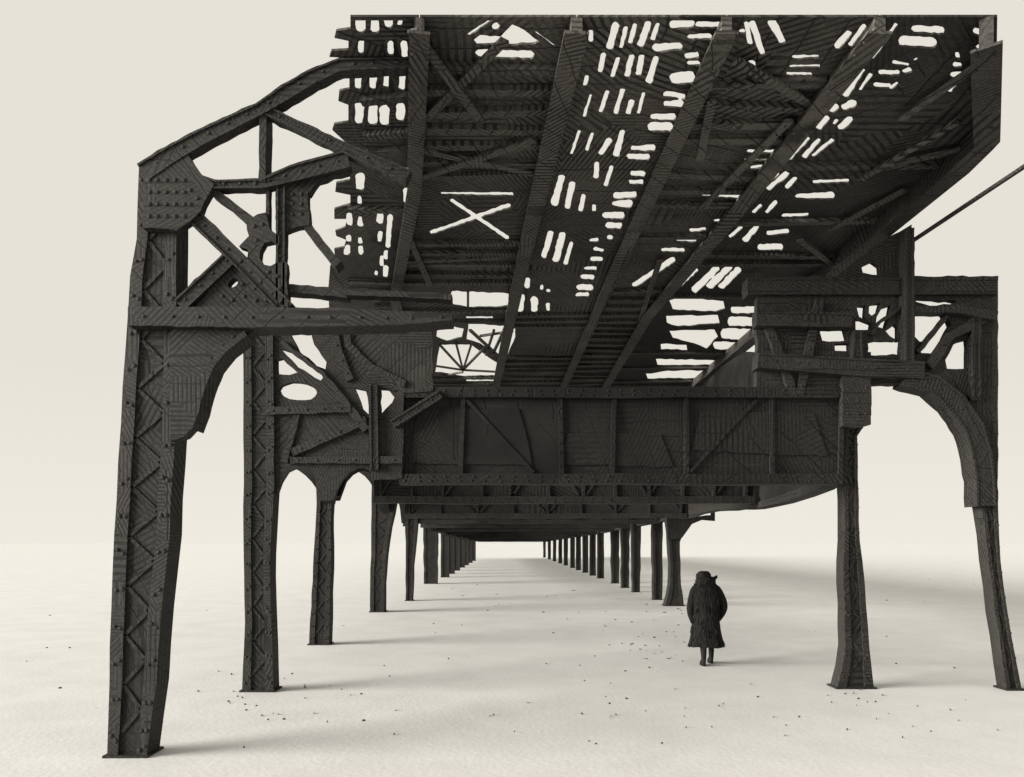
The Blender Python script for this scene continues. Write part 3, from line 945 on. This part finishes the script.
bays = [('narrow left deck strip with ragged tie ends and short upright slots', edge0, line_pts(1)),
        ('dark boarded deck bay with the X shaped opening and the spoked opening', line_pts(1), line_pts(2)),
        ('deck bay with rows of slanting slots, brightest strip of the ceiling', line_pts(2), line_pts(3)),
        ('deck bay with few openings right of the slotted strip, ending in stacked white slots', line_pts(3), line_pts(4)),
        ('rightmost deck bay, with white bars at the top and black towards the right edge', line_pts(4), [(x + .11, y) for x, y in line_pts(5)])]
rods = []
for bi, (lab, le, ri) in enumerate(bays):
    outer = [(x + .004, y) for x, y in le] + [(x - .004, y) for x, y in reversed(ri)]
    root = thing('deck_bay', (sum(p[0] for p in (le[0], ri[0])) / 2, 6.72, DZ), lab, 'deck', 'deck bays overhead')
    mine = []
    for h in HP:
        c = (sum(p[0] for p in h) / len(h), sum(p[1] for p in h) / len(h))
        if inside(c, outer) or any(inside(p, outer) for p in h): mine.append(h)
    bm = bmesh.new()
    # holes may cross the outline: clip by the test that a kept face belongs to the outline alone
    plate(bm, outer, mine, lambda x, y: Vector((x, y, DZ)), (0, 0, .022))
    link('deck_plate', bm, M_deck_dark if bi == 4 else M_deck, root)
    # ties under the plate where no opening is
    a, b = (bi, bi + 1) if bi else (None, 1)
    Y = 6.8
    trnd = random.Random(bi + 20)
    lastn = 0
    while Y < 60 and lastn < 95:
        x0 = (lx(bi, Y) if bi else (lx(1, Y) - (.72 if Y < 9 else 1.0 if Y < 14 else .55))) + .08
        x1 = lx(bi + 1, Y) - .08
        tw = .10 * (1 + .01 * Y)
        blocked = 0
        for k in range(24):
            xx = x0 + (x1 - x0) * (k + .5) / 24
            if any(inside((xx, Y + dy), h) for h in mine for dy in (-tw / 2, 0, tw / 2, tw)): blocked += 1
        if blocked <= 0 and x1 - x0 > .2:
            bm = bmesh.new()
            sk = trnd.uniform(-.05, .05)
            beam(bm, (x0, Y + sk, DZ - .035), (x1, Y - sk, DZ - .035), tw, .066)
            if Y < 15:
                rivets_line(bm, (x0, Y + sk, DZ - .068), (x1, Y - sk, DZ - .068), .17, (0, 0, -1), .016)
            link('cross_tie', bm, M_string if trnd.random() < .55 else M_deck, root)
            lastn += 1
            Y += .30 * (1 + (Y - 6.8) * .05) * trnd.uniform(.9, 1.3)
        else:
            Y += .05
    if bi == 1:                               # spokes over the window opening
        for (p, q, wd) in [((463, 370), (440, 345), .05), ((463, 370), (456, 343), .05), ((463, 370), (472, 342), .05), ((463, 370), (486, 346), .06), ((463, 370), (500, 372), .06),
                           ((463, 370), (436, 366), .05), ((463, 372), (442, 376), .05), ((480, 336), (513, 331), .06), ((494, 330), (486, 355), .06), ((505, 328), (492, 356), .07), ((470, 330), (505, 362), .07), ((468, 292), (468, 308), .05)]:
            bm = bmesh.new()
            z = DZ - .03
            pa, pb = plan(*p, z), plan(*q, z)
            beam(bm, (*pa, z), (*pb, z), wd, .05)
            link('brace_rod', bm, M_string, root)
    # a few wind braces lie flat under the plates
    br_ = {1: [((425, 120), (505, 40)), ((412, 30), (480, 120)), ((420, 150), (540, 175)), ((415, 180), (535, 140)), ((405, 262), (500, 258)), ((410, 240), (430, 285))],
           3: [((735, 60), (820, 110)), ((700, 210), (790, 120)), ((660, 260), (640, 320)), ((712, 100), (700, 160))],
           4: [((900, 120), (985, 60)), ((860, 180), (960, 120)), ((830, 230), (905, 190)), ((800, 240), (840, 270)), ((890, 165), (960, 150))]}.get(bi, [])
    for bj, (p, q) in enumerate(br_):
        z = DZ - .085 - .034 * (bj % 2)
        pa, pb = plan(*p, z), plan(*q, z)
        bm = bmesh.new()
        beam(bm, (*pa, z), (*pb, z), .1, .03)
        rivets_line(bm, (*pa, z - .015), (*pb, z - .015), .2, (0, 0, -1), .014)
        link('wind_brace', bm, M_string, root)

sl = {1: 'leftmost stringer beam overhead, beside the ragged slotted strip', 2: 'stringer beam overhead, left of the bright slotted bay', 3: 'stringer beam overhead, right of the bright slotted bay',
      4: 'stringer beam overhead between the two right deck bays', 5: 'edge stringer along the right side of the deck, meeting the open sky'}
for k in LN:
    pts = line_pts(k)
    wd = {1: .2, 2: .24, 3: .22, 4: .24, 5: .26}[k]
    dp = .30 if k == 5 else .16
    root = thing('stringer', (pts[0][0], pts[0][1], DZ - .3), sl[k], 'beam', 'stringers under the deck')
    bm = bmesh.new()
    plate(bm, strip(pts, wd * .45), [], lambda x, y: Vector((x, y, DZ - dp + .03)), (0, 0, dp - .034))
    link('web', bm, M_deck_dark if k == 5 else M_string, root)
    bm = bmesh.new()
    plate(bm, strip(pts, wd), [], lambda x, y: Vector((x, y, DZ - dp)), (0, 0, .028))
    for (a, b) in zip(pts, pts[1:]):
        if a[1] > 24: break
        for s in (-.36, .36):
            rivets_line(bm, (a[0] + wd * s, a[1], DZ - dp), (b[0] + wd * s, b[1], DZ - dp), .2, (0, 0, -1), .016)
    link('bottom_flange', bm, M_deck_dark if k == 5 else M_string, root)

# tie rod along the right side of the deck
bm = bmesh.new()
beam(bm, at(911, 242, Y2 + .05), at(1034, 160, 9.2), .05, .045)
tag(link('tie_rod', bm, M_frame), 'thin slanting rod crossing the white sky at the right border', 'rod', kind='thing')

# ---------------------------------------------------------------- person
def skin_mesh(verts, edges, radii, sub=2, root=0):
    me = bpy.data.meshes.new('tmp')
    me.from_pydata([Vector(v) for v in verts], edges, [])
    o = bpy.data.objects.new('tmp', me)
    C.objects.link(o)
    o.modifiers.new('s', 'SKIN')
    sv = me.skin_vertices[0].data
    for i, r in enumerate(radii):
        sv[i].radius = r if isinstance(r, tuple) else (r, r)
        sv[i].use_root = (i == root)
    md = o.modifiers.new('u', 'SUBSURF')
    md.levels = md.render_levels = sub
    dg = bpy.context.evaluated_depsgraph_get()
    m2 = bpy.data.meshes.new_from_object(o.evaluated_get(dg))
    bpy.data.objects.remove(o)
    bm = bmesh.new()
    bm.from_mesh(m2)
    return bm


PY = 12.95
PX = (706.5 - VX) / F * PY
person = thing('person', (PX, PY, 0), 'lone person in a long shaggy black coat walking away with hunched shoulders', 'person')
P0 = Vector((PX, PY, 0))
# body: facing +Y (away), head bowed, hands in the pockets, left foot behind (nearer to the camera)
bv = [(0, .02, .90), (0, .02, 1.10), (0, .04, 1.32), (0, .07, 1.46), (0, .11, 1.54), (0, .15, 1.60), (0, .16, 1.66),
      (-.10, .02, .86), (-.085, -.02, .48), (-.085, -.13, .09), (-.085, -.03, .045), (-.085, .07, .03),
      (.10, .02, .86), (.11, .10, .49), (.13, .14, .09), (.135, .22, .045), (.135, .31, .03),
      (-.19, .05, 1.43), (-.31, .02, 1.14), (-.24, .17, .93), (-.20, .22, .86),
      (.19, .05, 1.43), (.31, .02, 1.14), (.24, .17, .93), (.20, .22, .86)]
be = [(0, 1), (1, 2), (2, 3), (3, 4), (4, 5), (5, 6), (0, 7), (7, 8), (8, 9), (9, 10), (10, 11), (0, 12), (12, 13), (13, 14), (14, 15), (15, 16),
      (3, 17), (17, 18), (18, 19), (19, 20), (3, 21), (21, 22), (22, 23), (23, 24)]
brd = [.14, .13, .15, .11, .06, .09, .085, .09, .062, .045, .04, .03, .09, .062, .045, .04, .03, .065, .05, .04, .035, .065, .05, .04, .035]
link('body', skin_mesh([Vector(v) + P0 for v in bv], be, brd), M_dark, person, True)


def loft(bm, rings, n=28, seed=1, fold=.03):
    rnd = random.Random(seed)
    ph = [rnd.uniform(0, 6.28) for _ in range(4)]
    rs = []
    for (z, rx, ry, cx, cy, fk) in rings:
        ring = []
        for k in range(n):
            t = 2 * math.pi * k / n
            f = 1 + fk * (math.sin(5 * t + ph[0]) * .6 + math.sin(9 * t + ph[1] + z) * .5 + math.sin(13 * t + ph[2]) * .3)
            ring.append(bm.verts.new((PX + cx + rx * math.cos(t) * f, PY + cy + ry * math.sin(t) * f, z + fk * .12 * math.sin(3 * t + ph[3]))))
        rs.append(ring)
    for p, q in zip(rs, rs[1:]):
        for k in range(n):
            bm.faces.new((p[k], p[(k + 1) % n], q[(k + 1) % n], q[k]))
    bm.faces.new(rs[-1])
    bm.faces.new(rs[0][::-1])


coat = None
bm = bmesh.new()
loft(bm, [(.50, .25, .18, .005, .02, .0), (.335, .325, .22, .005, .02, .07), (.345, .33, .225, .005, .02, .07), (.55, .285, .2, 0, .02, .06), (.78, .25, .185, -.005, .02, .05), (.95, .25, .18, -.01, .01, .04),
          (1.12, .265, .185, -.01, .01, .03), (1.28, .26, .185, -.01, .03, .025), (1.40, .235, .175, -.01, .05, .02), (1.49, .185, .15, -.005, .07, .02), (1.55, .13, .12, 0, .09, .02), (1.60, .115, .11, 0, .1, .03), (1.60, .08, .08, 0, .1, 0)])
trnd = random.Random(31)
src = [f for f in bm.faces if len(f.verts) == 4]
for i in range(420):
    f = trnd.choice(src)
    c = f.calc_center_median()
    out_ = Vector((c.x - PX, c.y - PY, 0)).normalized()
    side_ = Vector((-out_.y, out_.x, 0))
    c = c + side_ * trnd.uniform(-.03, .03) + Vector((0, 0, trnd.uniform(-.06, .06))) + out_ * .002
    ln, wd_ = trnd.uniform(.06, .15), trnd.uniform(.006, .014)
    if c.z - ln < .335: ln = max(.02, c.z - .335 + trnd.uniform(0, .02))
    if c.z < .36: continue
    tip = bm.verts.new(c + Vector((0, 0, -ln)) + out_ * trnd.uniform(.012, .035) + side_ * trnd.uniform(-.02, .02))
    q = [bm.verts.new(c + side_ * wd_), bm.verts.new(c - side_ * wd_), bm.verts.new(c - out_ * .02 - Vector((0, 0, .03)))]
    bm.faces.new((q[0], q[1], tip)); bm.faces.new((q[1], q[2], tip)); bm.faces.new((q[2], q[0], tip)); bm.faces.new(q[::-1])
coat = link('coat', bm, M_coat, person)
for s in (-1, 1):
    e = .03 if s > 0 else 0
    bm = skin_mesh([P0 + Vector(v) for v in ((s * .13, .06, 1.45), (s * .215, .04, 1.37), (s * (.275 + e), 0, 1.17), (s * (.30 + e), .0, 1.04), (s * (.275 + e * .5), .05, .92), (s * .235, .10, .82), (s * .21, .13, .74))],
                   [(0, 1), (1, 2), (2, 3), (3, 4), (4, 5), (5, 6)], [.09, .09, .082, .078, .068, .058, .04])
    link('sleeve', bm, M_coat, coat, True)
# turned up collar with one point sticking out to the right
bm = bmesh.new()
loft(bm, [(1.47, .19, .15, 0, .08, .03), (1.555, .18, .15, .005, .085, .06), (1.615, .16, .135, .01, .09, .08), (1.61, .11, .1, .01, .09, .03)], seed=4)
for p in ([(.10, .03, 1.60), (.21, .02, 1.655), (.22, .05, 1.60), (.14, .06, 1.53)],):
    a = [bm.verts.new(P0 + Vector(v)) for v in p]
    b = [bm.verts.new(P0 + Vector(v) + Vector((0, .03, 0))) for v in p]
    bm.faces.new(a); bm.faces.new(b[::-1])
    for k in range(4): bm.faces.new((a[k], b[k], b[(k + 1) % 4], a[(k + 1) % 4]))
link('collar', bm, M_coat, coat, True)
# close fitting cap
bm = bmesh.new()
loft(bm, [(1.57, .125, .12, -.005, .14, .05), (1.625, .138, .135, -.01, .145, .06), (1.67, .128, .125, -.012, .15, .07), (1.705, .10, .10, -.012, .15, .09), (1.722, .045, .05, -.01, .15, .05)], seed=6)
link('cap', bm, M_dark, person, True)
for s, fx, fy, lz in ((-1, -.085, -.12, 0), (1, .132, .15, 0)):
    bm = bmesh.new()
    # ankle boot: shaft and foot pointing away
    rs = []
    for (z, w_, y0, y1) in ((.0, .043, -.06, .20), (.05, .045, -.065, .20), (.085, .043, -.06, .12), (.13, .044, -.055, .06), (.22, .05, -.058, .06), (.34, .056, -.062, .062)):
        ring = []
        for k in range(12):
            t = 2 * math.pi * k / 12
            yc, yr = (y0 + y1) / 2, (y1 - y0) / 2
            ring.append(bm.verts.new((PX + fx + w_ * math.cos(t), PY + fy + yc + yr * math.sin(t), z)))
        rs.append(ring)
    for p, q in zip(rs, rs[1:]):
        for k in range(12): bm.faces.new((p[k], p[(k + 1) % 12], q[(k + 1) % 12], q[k]))
    bm.faces.new(rs[0][::-1]); bm.faces.new(rs[-1])
    link('boot', bm, M_dark, person, True)

# ---------------------------------------------------------------- specks of dirt on the snow
bm = bmesh.new()
rnd = random.Random(9)


def speck(px, py, l, wd, ang):
    if py < 556: return
    Y = F * H / (py - VY)
    x = (px - VX) / F * Y
    c, s = math.cos(ang), math.sin(ang)
    n = 6
    top, bot = [], []
    for k in range(n):
        t = 2 * math.pi * k / n
        a, b = l / 2 * math.cos(t) * rnd.uniform(.7, 1.2), wd / 2 * math.sin(t) * rnd.uniform(.7, 1.2)
        top.append(bm.verts.new((x + a * c - b * s, Y + a * s + b * c, .012 + rnd.uniform(0, .006))))
        bot.append(bm.verts.new((x + 1.3 * (a * c - b * s), Y + 1.3 * (a * s + b * c), -.02)))
    bm.faces.new(top)
    for k in range(n): bm.faces.new((bot[k], bot[(k + 1) % n], top[(k + 1) % n], top[k]))


for (cx, cy, sx, sy, n) in ((640, 640, 28, 30, 55), (560, 600, 40, 20, 25), (590, 690, 120, 30, 30), (270, 725, 20, 12, 16), (245, 700, 25, 8, 22), (300, 660, 25, 30, 14), (350, 700, 60, 30, 20),
                            (480, 720, 120, 18, 22), (690, 615, 20, 6, 16), (820, 700, 60, 8, 18), (900, 715, 60, 10, 8), (400, 640, 60, 20, 14), (930, 620, 40, 40, 10), (60, 650, 20, 40, 14), (215, 690, 15, 40, 10), (840, 725, 90, 8, 12), (500, 580, 60, 15, 14)):
    for i in range(int(n * (.75 if cx > 520 else .45))):
        py = rnd.gauss(cy, sy)
        if py > 775: continue
        Y = F * H / max(8, (py - VY))
        k = Y / 12
        speck(rnd.gauss(cx, sx), py, rnd.uniform(.012, .05) * k, rnd.uniform(.006, .015) * k, rnd.choice([rnd.gauss(0, .25), rnd.gauss(1.4, .3)]))
tag(link('dirt_specks', bm, M_bits), 'scattered dark specks of grit and scuff marks on the snow', 'debris', kind='stuff')

# ---------------------------------------------------------------- camera and view
cd = bpy.data.cameras.new('camera')
cam = bpy.data.objects.new('camera', cd)
C.objects.link(cam)
cam.location = (0, 0, H)
cam.rotation_euler = (R(90), 0, 0)
cd.sensor_width = 36
cd.lens = F / 1024 * 36
cd.shift_x = (512 - VX) / 1024
cd.shift_y = (VY - 388.5) / 1024
cd.clip_start = .05
cd.clip_end = 6000
sc.camera = cam
vs = sc.view_settings
vs.view_transform = 'Standard'
vs.look = 'None'
vs.exposure = 1.55
vs.gamma = 1
sc.render.resolution_x, sc.render.resolution_y = 1024, 777
